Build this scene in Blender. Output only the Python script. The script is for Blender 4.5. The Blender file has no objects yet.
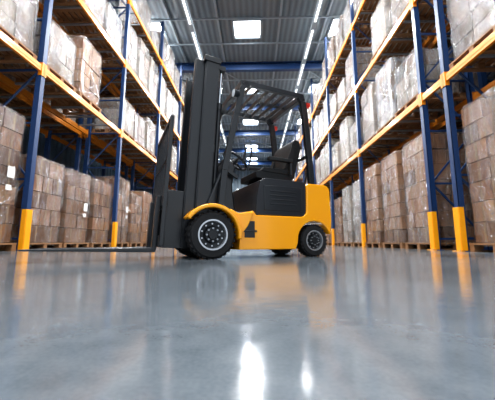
import bpy, bmesh, math, random
from mathutils import Vector, Matrix, noise
random.seed(11)
scene=bpy.context.scene
col=scene.collection

# ------------------------------------------------------------ materials
def new_mat(name):
    m=bpy.data.materials.new(name); m.use_nodes=True
    nt=m.node_tree; b=nt.nodes['Principled BSDF']
    return m,nt,b
def simple(name,color,rough=0.5,metal=0.0,coat=0.0,var=0.08,bump=0.0,scale=12):
    m,nt,b=new_mat(name)
    n=nt.nodes.new('ShaderNodeTexNoise'); n.inputs['Scale'].default_value=scale; n.inputs['Detail'].default_value=5
    tc=nt.nodes.new('ShaderNodeTexCoord'); nt.links.new(tc.outputs['Object'],n.inputs['Vector'])
    mx=nt.nodes.new('ShaderNodeMix'); mx.data_type='RGBA'
    c=Vector(color)
    mx.inputs[6].default_value=(*(c*(1-var)),1); mx.inputs[7].default_value=(*(c*(1+var)),1)
    nt.links.new(n.outputs['Fac'],mx.inputs[0]); nt.links.new(mx.outputs[2],b.inputs['Base Color'])
    b.inputs['Roughness'].default_value=rough; b.inputs['Metallic'].default_value=metal
    b.inputs['Coat Weight'].default_value=coat; b.inputs['Coat Roughness'].default_value=0.1
    if bump>0:
        bp=nt.nodes.new('ShaderNodeBump'); bp.inputs['Strength'].default_value=bump; bp.inputs['Distance'].default_value=0.01
        nt.links.new(n.outputs['Fac'],bp.inputs['Height']); nt.links.new(bp.outputs['Normal'],b.inputs['Normal'])
    return m
def emis(name,color,s):
    m,nt,b=new_mat(name)
    b.inputs['Base Color'].default_value=(*color,1)
    b.inputs['Emission Color'].default_value=(*color,1); b.inputs['Emission Strength'].default_value=s
    return m
M_yel=simple('forklift_yellow_paint',(0.97,0.40,0.002),0.25,0,0.4,0.02)
M_blk=simple('black_painted_steel',(0.009,0.011,0.014),0.33,0,0.15,0.2)
M_gry=simple('dark_grey_panel',(0.012,0.014,0.018),0.42,0,0.1,0.15)
M_rub=simple('tyre_rubber',(0.010,0.010,0.011),0.7,0,0,0.3,0.2,60)
M_rim=simple('rim_steel',(0.5,0.52,0.55),0.3,0.7,0,0.1)
M_rimd=simple('rim_dark',(0.02,0.022,0.025),0.4,0.3,0,0.1)
M_chr=simple('chromed_rod',(0.6,0.62,0.65),0.15,1.0)
M_seat=simple('seat_vinyl',(0.008,0.009,0.010),0.6,0,0,0.2,0.2,40)
M_red=simple('lamp_red',(0.5,0.02,0.01),0.3)
M_lens=simple('lamp_lens',(0.7,0.72,0.75),0.1)
M_blu=simple('rack_blue_paint',(0.011,0.040,0.12),0.42,0,0.1,0.15)
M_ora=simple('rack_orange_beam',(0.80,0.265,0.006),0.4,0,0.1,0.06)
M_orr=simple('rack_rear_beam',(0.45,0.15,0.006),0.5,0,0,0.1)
M_pro=simple('protector_yellow',(0.88,0.36,0.005),0.4,0,0.1,0.06)
M_gal=simple('galvanised_steel',(0.3,0.32,0.34),0.4,0.6)
M_wood=simple('pallet_wood',(0.24,0.12,0.05),0.75,0,0,0.4,0.3,18)
M_lab=simple('paper_label',(0.7,0.7,0.68),0.6)
M_tape=simple('packing_tape',(0.45,0.29,0.15),0.25)
CB=[simple('cardboard_%d'%i,c,0.7,0,0,.15,.1,9) for i,c in enumerate([(.40,.195,.085),(.31,.15,.066),(.46,.245,.115),(.22,.108,.05)])]
CW=[simple('pale_carton_%d'%i,c,0.6,0,0,.12,.1,9) for i,c in enumerate([(.36,.28,.21),(.27,.20,.14),(.46,.39,.32),(.24,.15,.09)])]

def film_mat(name,lo,hi,colr):
    m=bpy.data.materials.new(name); m.use_nodes=True
    nt=m.node_tree;N=nt.nodes.new;L=nt.links.new
    nt.nodes.remove(nt.nodes['Principled BSDF']); out=nt.nodes['Material Output']
    def math_(op,a,bb_=None,c=None,clamp=False):
        n=N('ShaderNodeMath');n.operation=op;n.use_clamp=clamp
        for i,q in enumerate((a,bb_,c)):
            if q is None: continue
            if isinstance(q,(int,float)): n.inputs[i].default_value=q
            else: L(q,n.inputs[i])
        return n.outputs[0]
    tc=N('ShaderNodeTexCoord'); oi=N('ShaderNodeObjectInfo')
    sc=math_('MULTIPLY',oi.outputs['Random'],37)
    mp=N('ShaderNodeMapping'); L(tc.outputs['Object'],mp.inputs[0]); mp.inputs['Scale'].default_value=(1.9,1.9,0.7)
    mp.inputs['Rotation'].default_value=(.4,.35,0)
    va=N('ShaderNodeVectorMath'); va.operation='ADD'; L(mp.outputs[0],va.inputs[0]); L(sc,va.inputs[1])
    n=N('ShaderNodeTexNoise'); n.inputs['Scale'].default_value=1.4; n.inputs['Detail'].default_value=6; n.inputs['Roughness'].default_value=0.56; n.inputs['Distortion'].default_value=1.8
    L(va.outputs[0],n.inputs['Vector'])
    ab=math_('ABSOLUTE',math_('SUBTRACT',n.outputs['Fac'],.5))
    cre=N('ShaderNodeMapRange');cre.inputs[1].default_value=0;cre.inputs[2].default_value=.012;cre.inputs[3].default_value=.45;cre.inputs[4].default_value=0;L(ab,cre.inputs[0])
    rp=N('ShaderNodeMapRange'); rp.inputs[1].default_value=0.38; rp.inputs[2].default_value=0.68
    rp.inputs[3].default_value=lo; rp.inputs[4].default_value=hi
    L(n.outputs['Fac'],rp.inputs[0])
    s=math_('ADD',rp.outputs[0],cre.outputs[0],clamp=True)
    bp=N('ShaderNodeBump');bp.inputs['Strength'].default_value=1.0;bp.inputs['Distance'].default_value=.28;L(n.outputs['Fac'],bp.inputs['Height'])
    tr=N('ShaderNodeBsdfTransparent');tr.inputs[0].default_value=(.97,.97,.97,1)
    df=N('ShaderNodeBsdfDiffuse');df.inputs[0].default_value=(*colr,1);L(bp.outputs[0],df.inputs['Normal'])
    ms=N('ShaderNodeMixShader');L(s,ms.inputs[0]);L(tr.outputs[0],ms.inputs[1]);L(df.outputs[0],ms.inputs[2])
    gl=N('ShaderNodeBsdfGlossy');gl.inputs['Roughness'].default_value=.12;gl.inputs[0].default_value=(1,1,1,1);L(bp.outputs[0],gl.inputs['Normal'])
    lw=N('ShaderNodeLayerWeight');lw.inputs[0].default_value=.36;L(bp.outputs[0],lw.inputs['Normal'])
    fr=math_('MULTIPLY_ADD',lw.outputs['Fresnel'],.65,.04,clamp=True)
    m2=N('ShaderNodeMixShader');L(fr,m2.inputs[0]);L(ms.outputs[0],m2.inputs[1]);L(gl.outputs[0],m2.inputs[2])
    L(m2.outputs[0],out.inputs[0])
    return m
F_b=film_mat('stretch_film_clear',.0,.20,(.55,.52,.49))
F_g=film_mat('stretch_film_hazy',.06,.42,(.56,.56,.56))
F_w=film_mat('stretch_film_white',.16,.62,(.62,.63,.645))

# ------------------------------------------------------------ mesh builder
class MB:
    def __init__(s): s.v=[]; s.f=[]; s.m=[]; s.mats=[]
    def mi(s,mat):
        if mat not in s.mats: s.mats.append(mat)
        return s.mats.index(mat)
    def add(s,vs,fs,mat):
        o=len(s.v); s.v+= [tuple(v) for v in vs]; k=s.mi(mat)
        for f in fs: s.f.append([i+o for i in f]); s.m.append(k)
    def box(s,c,size,mat,rot=None):
        hx,hy,hz=[a/2 for a in size]; vs=[]
        for x in(-hx,hx):
            for y in(-hy,hy):
                for z in(-hz,hz):
                    p=Vector((x,y,z))
                    if rot is not None: p=rot@p
                    vs.append(p+Vector(c))
        s.add(vs,[(0,1,3,2),(4,6,7,5),(0,4,5,1),(2,3,7,6),(0,2,6,4),(1,5,7,3)],mat)
    def bb(s,x0,x1,y0,y1,z0,z1,mat): s.box(((x0+x1)/2,(y0+y1)/2,(z0+z1)/2),(abs(x1-x0),abs(y1-y0),abs(z1-z0)),mat)
    def beam(s,p1,p2,w,h,mat,up=(0,0,1)):
        p1=Vector(p1);p2=Vector(p2);d=(p2-p1);L=d.length;d.normalize();u=Vector(up)
        if abs(d.dot(u))>0.98:u=Vector((0,1,0))
        sx=d.cross(u).normalized();uz=sx.cross(d)
        R=Matrix((d,sx,uz)).transposed()
        s.box((p1+p2)/2,(L,w,h),mat,R)
    def cyl(s,p1,p2,r,mat,n=20,r2=None):
        p1=Vector(p1);p2=Vector(p2);r2=r if r2 is None else r2
        d=(p2-p1).normalized();u=Vector((0,0,1)) if abs(d.z)<.9 else Vector((1,0,0))
        a=d.cross(u).normalized();b=d.cross(a)
        vs=[];fs=[]
        for i in range(n):
            t=2*math.pi*i/n; q=a*math.cos(t)+b*math.sin(t); vs.append(p1+q*r);vs.append(p2+q*r2)
        for i in range(n):
            j=(i+1)%n; fs.append((2*i,2*j,2*j+1,2*i+1))
        fs.append([2*i for i in range(n)][::-1]);fs.append([2*i+1 for i in range(n)])
        s.add(vs,fs,mat)
    def tube(s,path,r,mat,n=10,closed=False):
        P=[Vector(p) for p in path];N=len(P);vs=[];fs=[];pa=None
        for k in range(N):
            if closed: t=(P[(k+1)%N]-P[k-1]).normalized()
            else: t=(P[min(k+1,N-1)]-P[max(k-1,0)]).normalized()
            if pa is None:
                u=Vector((0,0,1)) if abs(t.z)<.9 else Vector((0,1,0)); a=t.cross(u).normalized()
            else: a=(pa-t*pa.dot(t)).normalized()
            pa=a;b=t.cross(a)
            for i in range(n):
                q=2*math.pi*i/n; vs.append(P[k]+(a*math.cos(q)+b*math.sin(q))*r)
        for k in range(N if closed else N-1):
            k2=(k+1)%N
            for i in range(n):
                j=(i+1)%n; fs.append((k*n+i,k*n+j,k2*n+j,k2*n+i))
        if not closed: fs.append(list(range(n))[::-1]);fs.append([(N-1)*n+i for i in range(n)])
        s.add(vs,fs,mat)
    def prism(s,poly,y0,y1,mat):   # poly in x,z
        n=len(poly);vs=[(p[0],y0,p[1]) for p in poly]+[(p[0],y1,p[1]) for p in poly]
        fs=[list(range(n)),[n+i for i in range(n)][::-1]]+[(i,n+i,n+(i+1)%n,(i+1)%n) for i in range(n)]
        s.add(vs,fs,mat)
    def lathe(s,prof,c,mat,n=48): # prof (r,y) about y axis
        vs=[];fs=[];k=len(prof)
        for i in range(n):
            t=2*math.pi*i/n
            for r,y in prof: vs.append((c[0]+r*math.cos(t),c[1]+y,c[2]+r*math.sin(t)))
        for i in range(n):
            j=(i+1)%n
            for a in range(k-1): fs.append((i*k+a,i*k+a+1,j*k+a+1,j*k+a))
        s.add(vs,fs,mat)
    def mesh(s,name):
        me=bpy.data.meshes.new(name);me.from_pydata(s.v,[],s.f)
        for m in s.mats: me.materials.append(m)
        me.polygons.foreach_set('material_index',s.m)
        bm=bmesh.new();bm.from_mesh(me);bmesh.ops.recalc_face_normals(bm,faces=bm.faces);bm.to_mesh(me);bm.free()
        me.update();return me
    def obj(s,name,parent=None,bevel=0,smooth=False,seg=2):
        me=s.mesh(name);o=bpy.data.objects.new(name,me);col.objects.link(o)
        if parent:o.parent=parent
        if bevel:
            b=o.modifiers.new('bevel','BEVEL');b.width=bevel;b.segments=seg;b.limit_method='ANGLE';b.angle_limit=math.radians(35)
        if smooth or bevel:
            for p in me.polygons:p.use_smooth=True
            me.set_sharp_from_angle(angle=math.radians(38))
        return o

# ------------------------------------------------------------ room
XL,XR=-9.0,9.0; Y0,Y1=-3.0,46.0; H=12.3
m,nt,b=new_mat('polished_concrete'); N=nt.nodes.new;L=nt.links.new
tc=N('ShaderNodeTexCoord')
n1=N('ShaderNodeTexNoise');n1.inputs['Scale'].default_value=0.9;n1.inputs['Detail'].default_value=9;n1.inputs['Roughness'].default_value=.6;L(tc.outputs['Object'],n1.inputs['Vector'])
n2=N('ShaderNodeTexNoise');n2.inputs['Scale'].default_value=14;n2.inputs['Detail'].default_value=6;L(tc.outputs['Object'],n2.inputs['Vector'])
n3=N('ShaderNodeTexNoise');n3.inputs['Scale'].default_value=140;n3.inputs['Detail'].default_value=3;L(tc.outputs['Object'],n3.inputs['Vector'])
cr=N('ShaderNodeValToRGB');cr.color_ramp.elements[0].position=.34;cr.color_ramp.elements[1].position=.68
cr.color_ramp.elements[0].color=(.078,.094,.108,1);cr.color_ramp.elements[1].color=(.165,.182,.197,1)
def mm(op,a,b_,c=None):
    n=N('ShaderNodeMath');n.operation=op
    for i,q in enumerate((a,b_,c)):
        if q is None:continue
        if isinstance(q,(int,float)):n.inputs[i].default_value=q
        else:L(q,n.inputs[i])
    return n.outputs[0]
fs_=mm('MULTIPLY_ADD',n1.outputs['Fac'],.5,mm('MULTIPLY_ADD',n2.outputs['Fac'],.3,mm('MULTIPLY',n3.outputs['Fac'],.2)))
L(fs_,cr.inputs[0]);L(cr.outputs[0],b.inputs['Base Color'])
mr=N('ShaderNodeMapRange');mr.inputs[1].default_value=.3;mr.inputs[2].default_value=.7;mr.inputs[3].default_value=.09;mr.inputs[4].default_value=.18
L(n1.outputs['Fac'],mr.inputs[0]);L(mr.outputs[0],b.inputs['Roughness'])
bp=N('ShaderNodeBump');bp.inputs['Strength'].default_value=.08;bp.inputs['Distance'].default_value=.01;L(n2.outputs['Fac'],bp.inputs['Height']);L(bp.outputs[0],b.inputs['Normal'])
b.inputs['IOR'].default_value=1.6
M_floor=m
o=MB();o.bb(XL,XR,Y0-3,Y1,-.1,0,M_floor);o.obj('floor')

def clad(name,c,scale,axis):
    m,nt,b=new_mat(name);N=nt.nodes.new;L=nt.links.new
    tc=N('ShaderNodeTexCoord');sp=N('ShaderNodeSeparateXYZ');L(tc.outputs['Object'],sp.inputs[0])
    mu=N('ShaderNodeMath');mu.operation='MULTIPLY';mu.inputs[1].default_value=scale;L(sp.outputs[axis],mu.inputs[0])
    sn=N('ShaderNodeMath');sn.operation='SINE';L(mu.outputs[0],sn.inputs[0])
    mr=N('ShaderNodeMapRange');mr.inputs[1].default_value=-1;mr.inputs[2].default_value=1;L(sn.outputs[0],mr.inputs[0])
    mx=N('ShaderNodeMix');mx.data_type='RGBA';mx.inputs[6].default_value=(*[q*.7 for q in c],1);mx.inputs[7].default_value=(*c,1);L(mr.outputs[0],mx.inputs[0])
    L(mx.outputs[2],b.inputs['Base Color']);b.inputs['Roughness'].default_value=.5
    bp=N('ShaderNodeBump');bp.inputs['Strength'].default_value=.6;bp.inputs['Distance'].default_value=.05;L(mr.outputs[0],bp.inputs['Height']);L(bp.outputs[0],b.inputs['Normal'])
    return m
M_wall=clad('wall_cladding',(.10,.15,.20),18,1)
M_wallb=clad('end_wall_cladding',(.22,.28,.33),12,0)
M_ceil=clad('roof_deck',(.16,.20,.23),20,0)
M_win=emis('window_daylight',(.9,.96,1),3)
M_sky=emis('skylight_panel',(.93,.97,1),9)
M_tube=emis('led_tube',(.95,.98,1),1.0)
o=MB();o.bb(XL-.2,XL,Y0,Y1,0,H,M_wall);o.obj('wall_left')
o=MB();o.bb(XR,XR+.2,Y0,Y1,0,H,M_wall);o.obj('wall_right')
o=MB();o.bb(XL-.2,XR+.2,Y1,Y1+.2,0,H,M_wallb);o.obj('wall_back')
o=MB();o.bb(XL-.2,XR+.2,Y0,Y1+.2,H,H+.2,M_ceil);o.obj('ceiling')
for i,(wx) in enumerate((-5,-1.6,1.8,5.2)):
    o=MB();o.bb(wx-1.3,wx+1.3,Y1-.06,Y1-.01,6.2,8.6,M_win)
    for q in(-1.35,0,1.35):o.bb(wx+q-.05,wx+q+.05,Y1-.12,Y1-.01,6.1,8.7,M_gal)
    for q in(6.1,8.7):o.bb(wx-1.4,wx+1.4,Y1-.12,Y1-.01,q-.05,q+.05,M_gal)
    o.obj('window_%d'%(i+1))
o=MB();o.bb(-2.2,2.2,Y1-.08,Y1-.01,0,4.6,M_wall)
for z in[.9*k for k in range(1,6)]:o.bb(-2.2,2.2,Y1-.1,Y1-.07,z-.02,z+.02,M_gal)
for q in(-2.3,2.3):o.bb(q-.1,q+.1,Y1-.15,Y1-.01,0,4.8,M_blu)
o.bb(-2.4,2.4,Y1-.15,Y1-.01,4.6,4.8,M_blu);o.obj('door_1')
# roof structure
M_truss=simple('roof_steel_grey',(.26,.31,.35),.5)
o=MB()
def ibeam(o,x0,x1,y,z,w,h,mat):
    o.bb(x0,x1,y-w/2,y+w/2,z,z+.04,mat);o.bb(x0,x1,y-w/2,y+w/2,z+h-.04,z+h,mat);o.bb(x0,x1,y-.03,y+.03,z,z+h,mat)
for y in(0,6,12,18,24,30,36,42): ibeam(o,XL,XR,y,H-.75,.3,.55,M_blu)
for x in(-7.2,-4.6,-2.0,1.4,3.9,7.0): o.bb(x-.05,x+.05,Y0,Y1,H-.2,H,M_truss)
o.obj('roof_frame')
o=MB()
for y in range(0,45,2): o.bb(XL,XR,y-.03,y+.03,H-.28,H-.2,M_truss)
for y in(6,18,30):
    for x in(-6,0,6):
        o.beam((x-3,y,H-.3),(x+3,y+6,H-.3),.05,.05,M_truss)
o.obj('roof_purlins')
for x in(-3.3,3.1):
    o=MB();o.bb(x-.12,x+.12,Y0+1,Y1-2,H-1.0,H-.9,M_truss)
    y=-1
    while y<Y1-4:
        o.bb(x-.05,x+.05,y,y+2.4,H-1.04,H-1.0,M_tube)
        o.bb(x-.01,x+.01,y+1,y+1.02,H-.9,H-.002,M_gal); y+=3
    o.obj('light_trunking')
k=0
for x in(-6.0,-.4,5.1):
    for y in(1.5,8.3,15,21.6,28,35.6,41):
        k+=1
        o=MB();o.bb(x-.72,x+.72,y-.62,y+.62,H-.05,H-.02,M_sky)
        for q in(-.8,.8):
            o.bb(x+q-.05,x+q+.05,y-.75,y+.75,H-.14,H,M_truss)
            o.bb(x-.85,x+.85,y+q*.9-.05,y+q*.9+.05,H-.14,H,M_truss)
        o.obj('window_skylight_%d'%k)
        la=bpy.data.lights.new('skylight_daylight','AREA');la.shape='RECTANGLE';la.size=1.4;la.size_y=1.2
        la.energy=(950 if x==-.4 else 600) if y<30 else 450;la.color=(.97,.985,1)
        lo=bpy.data.objects.new('skylight_daylight',la);lo.location=(x,y,H-.3);col.objects.link(lo)

# ------------------------------------------------------------ pallet loads
def load_mesh(name,w,d,h,kind,seed,label):
    rnd=random.Random(seed)
    o=MB()
    for y in(-w/2+.06,0,w/2-.06):
        for x in(-d/2+.07,0,d/2-.07): o.box((x,y,.08),(.13,.11,.1),M_wood)
        o.box((0,y,.015),(d,.11,.03),M_wood)
    nb=7
    for i in range(nb):
        x=-d/2+.055+i*(d-.11)/(nb-1); o.box((x,0,.145),(.11,w,.035),M_wood)
    mats=CB if kind=='b' else CW
    film={'b':F_b,'g':F_g,'w':F_w}[kind]
    rows=max(3,round((h-.18)/rnd.choice([.36,.44,.52])));rh=(h-.2)/rows
    W=w-.16;D=d-.14
    base=rnd.choice(mats)
    for k in range(rows):
        ncy=rnd.choice([2,3]) if k%2 else 2;ncx=2
        for a in range(ncy):
            for c in range(ncx):
                m_=base if rnd.random()<.6 else rnd.choice(mats)
                jx,jy=rnd.uniform(-.018,.018),rnd.uniform(-.018,.018)
                cx_=-D/2+(c+.5)*D/ncx+jx;cy_=-W/2+(a+.5)*W/ncy+jy;cz=.165+rh*(k+.5)
                if k==rows-1 and rnd.random()<.12: continue
                o.box((cx_,cy_,cz),(D/ncx-.02,W/ncy-.022,rh-.018),m_)
                if kind=='b':
                    sx=-1 if c==0 else 1
                    o.box((cx_+sx*(D/ncx/2-.008),cy_,cz),(.004,.05,rh-.03),M_tape)
    nx,ny,nz=9,9,16; r=.09
    vs={};V=[];Fc=[]
    def pt(i,j,k):
        key=(i,j,k)
        if key in vs:return vs[key]
        x=(i/nx-.5);y=(j/ny-.5);z=k/nz
        W2=w-.06;D2=d-.05
        px=x*D2;py=y*W2;pz=.10+z*(h-.10)
        cx=D2/2-r;cy=W2/2-r
        if abs(px)>cx and abs(py)>cy:
            q=Vector((abs(px)-cx,abs(py)-cy)); q=q.normalized()*r if q.length>r else q
            px=math.copysign(cx+q.x,px);py=math.copysign(cy+q.y,py)
        bul=noise.noise(Vector((px*3+seed*9,py*3,pz*3.6)))
        fc=1+.04*bul-.012
        px*=fc;py*=fc
        if k==nz: pz+=.03*noise.noise(Vector((px*3+seed,py*3,1)));px*=.96;py*=.96
        px=max(-d/2,min(d/2,px));py=max(-w/2,min(w/2,py))
        V.append((px,py,pz));vs[key]=len(V)-1;return vs[key]
    for i in range(nx):
        for j in range(ny):
            Fc.append([pt(i,j,nz),pt(i+1,j,nz),pt(i+1,j+1,nz),pt(i,j+1,nz)])
    for k in range(nz):
        for i in range(nx):
            Fc.append([pt(i,0,k),pt(i+1,0,k),pt(i+1,0,k+1),pt(i,0,k+1)]);Fc.append([pt(i,ny,k),pt(i,ny,k+1),pt(i+1,ny,k+1),pt(i+1,ny,k)])
        for j in range(ny):
            Fc.append([pt(0,j,k),pt(0,j,k+1),pt(0,j+1,k+1),pt(0,j+1,k)]);Fc.append([pt(nx,j,k),pt(nx,j+1,k),pt(nx,j+1,k+1),pt(nx,j,k+1)])
    o.add(V,Fc,film)
    if label:
        for sx in(-1,1):
            o.box((sx*(d/2-.01),w*.22,h*.55),(.01,.17,.22),M_lab)
            o.box((sx*(d/2-.01),w*.2,h*.44),(.01,.13,.10),M_lab)
    me=o.mesh(name)
    fi=o.mats.index(film)
    for p in me.polygons:p.use_smooth=(p.material_index==fi)
    me.set_sharp_from_angle(angle=math.radians(60))
    return me
LM={}
def get(kind,h):
    key=(kind,round(h,1))
    if key not in LM:
        LM[key]=[load_mesh('pallet_load',1.2,1.15,round(h,1),kind,random.random()*50,i==0 and kind=='b') for i in range(3)]
    return random.choice(LM[key])
def put(x,y,z,kind,h,w=1.2):
    ob=bpy.data.objects.new('wrapped_pallet_load',get(kind,h));ob.location=(x+random.uniform(-.04,.04),y,z)
    ob.scale=(1,w/1.2,1);ob.rotation_euler=(0,0,random.uniform(-.025,.025))
    col.objects.link(ob);return ob

def rack(s,X,depth,posts,levels,top,prot=True):
    o=MB(); xb=X+s*depth
    for y in posts:
        for xx in(X+s*.06,xb-s*.06):
            o.bb(xx-.06,xx+.06,y-.06,y-.045,0,top,M_blu);o.bb(xx-.06,xx+.06,y+.045,y+.06,0,top,M_blu)
            o.bb(xx-s*.06,xx-s*.045,y-.06,y+.06,0,top,M_blu)
            o.bb(xx-.1,xx+.1,y-.1,y+.1,0,.015,M_blu)
        z=.25;flip=False
        while z<top-1.3:
            o.beam((X+s*.1,y,z),(xb-s*.1,y,z),.04,.04,M_blu)
            a,bq=(z,z+1.2) if flip else (z+1.2,z)
            o.beam((X+s*.1,y,a+.03),(xb-s*.1,y,bq+.03),.035,.035,M_blu)
            z+=1.25;flip=not flip
    for a,bq in zip(posts[:-1],posts[1:]):
        for z in levels:
            for xx in(X+s*.03,xb-s*.03):
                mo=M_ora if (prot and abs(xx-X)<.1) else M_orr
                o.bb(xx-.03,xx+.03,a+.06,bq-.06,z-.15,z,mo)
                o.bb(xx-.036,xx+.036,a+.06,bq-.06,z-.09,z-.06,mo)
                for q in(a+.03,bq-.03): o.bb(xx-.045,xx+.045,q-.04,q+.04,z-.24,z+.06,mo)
            nn=max(1,int((bq-a)/.62))
            for i in range(1,nn):
                yy=a+(bq-a)*i/nn; o.bb(min(X,xb)+.06,max(X,xb)-.06,yy-.025,yy+.025,z-.05,z-.004,M_gal)
    ob=o.obj('pallet_rack')
    for y in (posts if prot else []):
        p=MB(); xf=X-s*.02
        w=.075
        p.bb(xf-.012,xf+.012,y-w,y+w,0,.85,M_pro)
        for q in(-w,w): p.bb(min(xf,xf+s*.10),max(xf,xf+s*.10),y+q-.01,y+q+.01,0,.85,M_pro)
        p.bb(xf-.07,xf+.015,y-.12,y+.12,0,.012,M_pro)
        for q in(-.07,.07):p.cyl((xf-s*.04,y+q,.01),(xf-s*.04,y+q,.03),.012,M_gal,8)
        po=p.obj('post_protector',ob,bevel=.006)
    return ob
DP=1.25
def fill(cx,posts,levels,n,w,floor_h,floor_k):
    for bi,(a,bq) in enumerate(zip(posts[:-1],posts[1:])):
        if bq-a<1.5: continue
        g=(bq-a-.26-n*w)/(n-1)
        for i in range(n):
            yc=a+.13+w/2+i*(w+g)
            put(cx,yc,0,random.choice(floor_k),random.choice(floor_h(bi)),w)
            if random.random()>.05: put(cx,yc,levels[0],random.choice('ggwbg'),random.choice([1.4,1.7,1.9,2.1]),w)
            if random.random()>.06: put(cx,yc,levels[1],random.choice('wwgg'),random.choice([1.4,1.7,1.9,2.1]),w)
            if random.random()>.08: put(cx,yc,levels[2],random.choice('wwgg'),random.choice([1.2,1.6,1.9]),w)
XLf=-4.72; bay=3.84; pl=[5.9-bay+i*bay for i in range(10)]
LL=[4.08,6.75,9.35]
rack(-1,XLf,DP,pl,LL,11.6)
fill(XLf-DP/2,pl,LL,3,1.12,lambda b:[2.7,2.8] if b<1 else [2.1,2.4,2.5],'b')
XRf=3.95; RL=[3.62,6.2,8.9]
pr=[1.55,5.75,6.6,10.8,15.0,19.2,23.4,27.6,31.8,36.0]
rack(1,XRf,DP,pr,RL,11.6)
fill(XRf+DP/2,pr,RL,3,1.20,lambda b:[2.6,2.8] if b<3 else [2.0,2.3,2.6],'bbg')
X2=XLf-DP-.2
rack(-1,X2,DP,pl,LL,11.6,False)
fill(X2-DP/2,pl,LL,3,1.15,lambda b:[1.7,2.1,2.5],'bg')
X3=XRf+DP+.2
rack(1,X3,DP,pr,RL,11.6,False)
fill(X3+DP/2,pr,RL,3,1.24,lambda b:[1.7,2.3,2.6],'bg')

# ------------------------------------------------------------ forklift
TH=.45
F=bpy.data.objects.new('forklift',None);col.objects.link(F)
cs,sn_=math.cos(TH),math.sin(TH)
F.location=(-.452-.5*sn_,3.1+.5*cs,0);F.rotation_euler=(0,0,TH)
B=bpy.data.objects.new('body',None);col.objects.link(B);B.parent=F;B.scale=(1.07,1,1.045)
WB=1.36
def wheel(name,x,y,r,w,side):
    o=MB(); s=side
    ri=r*.62
    c=(x,y,r)
    prof=[(ri,-w/2),(r*.9,-w/2),(r*.97,-w/2+.02),(r,-w/2+.045),(r,w/2-.045),(r*.97,w/2-.02),(r*.9,w/2),(ri,w/2),(ri,-w/2)]
    o.lathe(prof,c,M_rub,56)
    nt_=26
    for i in range(nt_):
        t=2*math.pi*i/nt_
        R=Matrix.Rotation(-t,3,'Y')
        for q in(-1,1):
            o.box(Vector(c)+R@Vector((r-.004,q*w*.24,0)),(.016,w*.4,r*.13),M_rub,R)
    yo=s*w/2
    o.lathe([(ri*1.03,yo*1.0),(ri*1.03,yo*1.04),(ri*.93,yo*1.04),(ri*.91,yo*.7),(ri*.89,yo*.55)],c,M_rim,48)
    o.lathe([(ri*.90,yo*.6),(ri*.6,yo*.55),(ri*.5,yo*.8),(ri*.34,yo*.85),(ri*.3,yo*1.05),(.001,yo*1.05)],c,M_rimd,48)
    for i in range(8):
        t=2*math.pi*i/8
        p=Vector((x+ri*.43*math.cos(t),y+yo*.8,r+ri*.43*math.sin(t)))
        o.cyl(p,p+Vector((0,s*.022,0)),r*.045,M_gal,6)
    for i in range(10):
        t=2*math.pi*(i+.5)/10
        p=Vector((x+ri*.74*math.cos(t),y+yo*.56,r+ri*.74*math.sin(t)))
        o.cyl(p,p+Vector((0,s*.012,0)),r*.035,M_rim,10)
    o.cyl((x,y-s*w*.3,r),(x,y-s*w*.55,r),ri*.9,M_rimd,24)
    return o.obj(name,F,smooth=True)
wheel('wheel_front_near',0,-.42,.257,.2,-1);wheel('wheel_front_far',0,.42,.257,.2,1)
wheel('wheel_rear_near',WB,-.38,.2,.16,-1);wheel('wheel_rear_far',WB,.38,.2,.16,1)
o=MB();o.cyl((0,-.4,.257),(0,.4,.257),.07,M_blk);o.cyl((WB,-.36,.2),(WB,.36,.2),.05,M_blk);o.bb(WB-.1,WB+.1,-.28,.28,.13,.28,M_blk);o.obj('axles',F)

def arc(cx,cz,r,a0,a1,n):
    return[(cx+r*math.cos(math.radians(a0+(a1-a0)*i/n)),cz+r*math.sin(math.radians(a0+(a1-a0)*i/n))) for i in range(n+1)]
WBb=WB/1.07
prof=[(.30,.09),(1.0,.09),(1.03,.16)]+arc(WBb,.185,.24,165,20,12)+[(1.51,.28),(1.525,.45),(1.515,.74)]+arc(1.43,.80,.085,0,90,6)+[(1.2,.885)]+[(1.175,.86),(1.165,.60)]+arc(1.085,.55,.08,0,-90,5)[1:]+[(.62,.47),(.50,.47),(.46,.52),(.42,.50),(.36,.36),(.31,.26)]
o=MB();o.prism(prof,-.47,.47,M_yel);o.obj('chassis_counterweight',B,bevel=.022,seg=3)
out=arc(0,.257,.335,148,-8,18);inn=arc(0,.257,.292,148,-8,18)[::-1]
for sgn,nm in((-1,'near'),(1,'far')):
    o=MB();o.prism(out+inn,min(sgn*.31,sgn*.535),max(sgn*.31,sgn*.535),M_yel)
    o.prism([(.30,.20),(.33,.25),(.42,.36),(.49,.52),(.40,.52),(.30,.50),(.2,.55),(.22,.45),(.30,.33)],min(sgn*.40,sgn*.50),max(sgn*.40,sgn*.50),M_yel)
    o.obj('fender_'+nm,F,bevel=.012)
o=MB();o.prism([(-.14,.14),(.34,.14),(.34,.5),(.2,.62),(-.1,.62)],-.22,.22,M_blk);o.obj('front_frame',F,bevel=.015)
hood=[(.50,.475),(1.09,.475)]+arc(1.085,.55,.075,-80,0,4)+[(1.165,.86),(1.15,.90),(.62,.905),(.56,.87),(.52,.7)]
o=MB();o.prism(hood,-.455,.455,M_gry)
o.bb(.60,1.10,-.462,-.45,.53,.82,M_blk)
for i in range(4): o.bb(.68,1.02,-.468,-.46,.60+i*.05,.615+i*.05,M_gry)
o.obj('hood_side_panel',B,bevel=.018)
o=MB();o.bb(.12,.54,-.44,.44,.47,.50,M_blk);o.bb(.34,.50,-.49,-.40,.28,.30,M_blk);o.bb(.36,.48,-.475,-.465,.22,.40,M_blk)
o.obj('floor_plate_step',B,bevel=.006)
o=MB();o.prism([(-.04,.55),(.17,.50),(.30,.50),(.26,.80),(.30,1.02),(.24,1.10),(.16,1.06),(.10,.90)],-.36,.36,M_blk)
o.obj('dashboard_cowl',B,bevel=.02)
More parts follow.
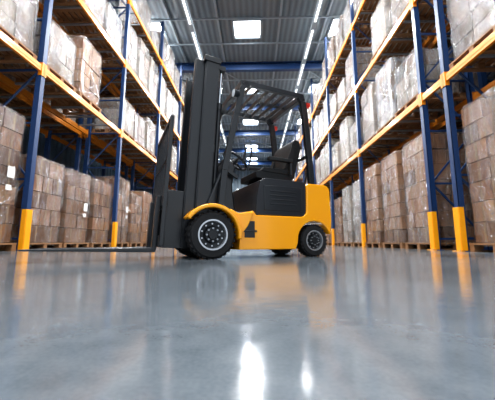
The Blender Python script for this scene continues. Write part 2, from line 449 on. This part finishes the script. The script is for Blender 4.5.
o=MB();o.cyl((.22,-.12,.95),(.37,-.12,1.15),.025,M_blk,14)
cen=Vector((.38,-.12,1.16));nrm=Vector((.6,0,.8));u=Vector((.8,0,-.6));v=Vector((0,1,0))
o.tube([cen+(u*math.cos(t)+v*math.sin(t))*.16 for t in[2*math.pi*i/32 for i in range(32)]],.016,M_blk,10,True)
for t in(0.5,2.6,4.7):o.cyl(cen-nrm*.01,cen+(u*math.cos(t)+v*math.sin(t))*.16,.01,M_blk,8)
o.cyl(cen-nrm*.03,cen+nrm*.015,.035,M_blk,16)
kp=cen+(u*math.cos(3.6)+v*math.sin(3.6))*.16;o.cyl(kp,kp+nrm*.05,.016,M_blk,12)
for i in range(4):
    y=.12+i*.06;o.cyl((.24,y,1.04),(.30,y,1.20),.007,M_blk,8);o.cyl((.298,y,1.19),(.31,y,1.225),.015,M_blk,10)
o.obj('steering_wheel_levers',B,smooth=True)
o=MB()
o.bb(.70,1.12,-.22,.22,.90,.95,M_blk)
o.prism([(.60,.95),(1.10,.93),(1.12,1.0),(1.05,1.05),(.68,1.06),(.60,1.03)],-.25,.25,M_seat)
o.prism([(1.02,1.0),(1.14,.98),(1.25,1.40),(1.235,1.50),(1.17,1.52),(1.12,1.46),(1.06,1.2)],-.24,.24,M_seat)
for q in(-1,1):
    o.prism([(.66,1.04),(1.05,1.02),(1.05,1.09),(.70,1.09)],min(q*.19,q*.26),max(q*.19,q*.26),M_seat)
    o.prism([(1.0,1.10),(1.1,1.08),(1.18,1.42),(1.11,1.42)],min(q*.17,q*.25),max(q*.17,q*.25),M_seat)
    o.bb(.74,1.08,q*.30-.03,q*.30+.03,1.17,1.215,M_seat)
    o.cyl((1.06,q*.3,1.0),(1.06,q*.3,1.18),.018,M_blk,8)
o.obj('driver_seat',B,bevel=.022,seg=3)
o=MB();gy=.43;zt=2.03
for q in(-1,1):
    y=q*gy
    fr=[(.10,y,.50),(.14,y,.95),(.27,y,1.62),(.335,y,1.93),(.36,y,1.99),(.42,y,zt)]
    for a,bq in zip(fr[:-1],fr[1:]): o.beam(a,bq,.05,.065,M_blk,(1,0,0))
    rr=[(1.27,y,.86),(1.25,y,1.2),(1.20,y,1.75),(1.17,y,1.96),(1.12,y,zt)]
    for a,bq in zip(rr[:-1],rr[1:]): o.beam(a,bq,.05,.075,M_blk,(1,0,0))
    o.beam((.36,y,zt),(1.17,y,zt),.05,.06,M_blk)
    o.beam((.14,y*.98,.98),(.30,y*.98,.88),.03,.04,M_blk)
    o.tube([(.36,y*.96,1.05),(.40,y*.96,1.25),(.46,y*.96,1.28),(.47,y*.96,1.2),(.42,y*.96,.98)],.012,M_blk,8)
o.beam((.36,-gy,zt),(.36,gy,zt),.06,.07,M_blk);o.beam((1.17,-gy,zt),(1.17,gy,zt),.06,.07,M_blk)
for i in range(6):
    x=.47+i*.118; o.beam((x,-gy,zt),(x,gy,zt),.028,.045,M_blk)
o.beam((.76,-.0,zt+.02),(1.17,0,zt+.02),.03,.03,M_blk)
o.beam((1.24,-gy,1.25),(1.24,gy,1.25),.03,.04,M_blk)
o.tube([(1.25,-.30,.9),(1.30,-.32,1.1),(1.28,-.32,1.7),(1.2,-.3,1.95)],.014,M_blk)
o.obj('overhead_guard',B,bevel=.012)
o=MB()
for q in(-1,1):
    y=q*.44
    o.cyl((.235,y,1.87),(.30,y,1.87),.05,M_blk,20,.04);o.cyl((.230,y,1.87),(.236,y,1.87),.043,M_lens,20);o.beam((.29,y,1.87),(.33,y,1.90),.02,.02,M_blk)
    o.box((1.24,y,1.92),(.05,.05,.06),M_red)
o.obj('work_lamps',B,smooth=True)
# mast assembly, slightly tilted back
MT=2.8
M0=bpy.data.objects.new('mast',None);col.objects.link(M0);M0.parent=F;M0.location=(-.07,0,.12);M0.rotation_euler=(0,math.radians(MT),0)
def rail(o,x,y,z0,z1,dx,dy,mat,sy):
    o.bb(x-dx/2,x+dx/2,y-.009,y+.009,z0,z1,mat)
    for q in(-1,1): o.bb(x+q*dx/2-.011,x+q*dx/2+.011,min(y,y-sy*dy),max(y,y-sy*dy),z0,z1,mat)
ZT=2.31
o=MB()
for s in(-1,1):
    rail(o,-.01,s*.31,-.05,ZT,.16,.06,M_blk,s)
for z,h in((.02,.14),(1.15,.10),(ZT-.07,.12)): o.bb(.03,.08,-.32,.32,z-h/2,z+h/2,M_blk)
o.bb(-.12,.09,-.33,-.25,ZT-.06,ZT+.01,M_blk);o.bb(-.12,.09,.25,.33,ZT-.06,ZT+.01,M_blk)
o.obj('mast_outer_rails',M0,bevel=.005)
o=MB()
for s in(-1,1):
    rail(o,-.15,s*.26,.0,ZT-.04,.12,.05,M_blk,s)
for z,h in((.1,.1),(ZT-.12,.14)): o.bb(-.12,-.06,-.26,.26,z-h/2,z+h/2,M_blk)
o.obj('mast_inner_rails',M0,bevel=.005)
o=MB()
for s in(-1,1):
    o.cyl((.12,s*.25,.45),(.12,s*.25,1.72),.032,M_blk,18);o.cyl((.12,s*.25,1.72),(.12,s*.25,ZT-.1),.02,M_chr,14);o.cyl((.12,s*.25,1.68),(.12,s*.25,1.76),.040,M_blk,18)
    o.bb(.06,.16,s*.25-.05,s*.25+.05,ZT-.12,ZT-.06,M_blk)
    o.bb(.06,.16,s*.25-.05,s*.25+.05,.42,.5,M_blk)
o.cyl((-.06,0,.05),(-.06,0,1.05),.045,M_blk,18);o.cyl((-.06,0,1.05),(-.06,0,1.2),.026,M_chr,14)
for s in(-1,1):
    o.bb(-.09,-.07,s*.09-.012,s*.09+.012,.3,2.15,M_gal)
    for h in range(3): o.tube([(0,s*(.14+.025*h),.25),(0,s*(.14+.025*h),1.95),(-.04,s*(.14+.025*h),2.1),(-.08,s*(.14+.025*h),1.95),(-.09,s*(.14+.025*h),.7)],.009,M_blk,8)
    o.cyl((-.06,s*.09-.03,2.13),(-.06,s*.09+.03,2.13),.05,M_gry,18)
o.obj('mast_cylinders_chains',M0,smooth=True)
CX=-.28
o=MB()
for z in(.05,.46): o.bb(CX-.20,CX-.15,-.5,.5,z-.055,z+.055,M_blk)
for s in(-1,1): o.bb(CX-.15,-.10,s*.21-.02,s*.21+.02,-.02,.62,M_blk)
for i in range(9):
    y=-.5+i*.125; o.bb(CX-.19,CX-.17,y-.010,y+.010,.5,1.36,M_blk)
o.bb(CX-.2,CX-.16,-.515,.515,1.33,1.37,M_blk);o.bb(CX-.2,CX-.16,-.515,-.48,.0,1.34,M_blk);o.bb(CX-.2,CX-.16,.48,.515,0,1.34,M_blk)
o.bb(CX-.19,CX-.165,-.5,.5,.90,.93,M_blk)
o.obj('carriage_backrest',M0,bevel=.004)
o=MB()
tl=math.tan(math.radians(MT))
for s in(-1,1):
    y=s*.27
    o.bb(CX-.245,CX-.20,y-.06,y+.06,-.05,.52,M_blk)
    o.prism([(CX-.205,-.07),(CX-.205,-.02),(CX-.30,-.02-.1*tl),(CX-1.33,-.03-1.1*tl),(CX-1.37,-.035-1.14*tl),(CX-1.35,-.045-1.14*tl)][::-1],y-.055,y+.055,M_blk)
o.obj('forks',M0,bevel=.006)

# ------------------------------------------------------------ world, camera
w=bpy.data.worlds.new('daylight');scene.world=w;w.use_nodes=True
bg=w.node_tree.nodes['Background'];bg.inputs[0].default_value=(.85,.92,1,1);bg.inputs[1].default_value=1.05  # added frontal fill for the forklift, entering the hall end left open behind camera
cam=bpy.data.cameras.new('camera');co=bpy.data.objects.new('camera',cam);col.objects.link(co);scene.camera=co
cam.sensor_width=36;cam.lens=290/495*36
co.location=(0,0,.18);co.rotation_euler=(math.radians(90+8.24),0,math.radians(1.48))
cam.clip_start=.02;cam.clip_end=200
cam.dof.use_dof=True;cam.dof.focus_distance=4.0;cam.dof.aperture_fstop=7.0
scene.view_settings.view_transform='Standard'
for lk in('Medium High Contrast','Standard - Medium High Contrast'):
    try:
        scene.view_settings.look=lk;break
    except Exception as e: print('look',e)
scene.view_settings.exposure=0.33
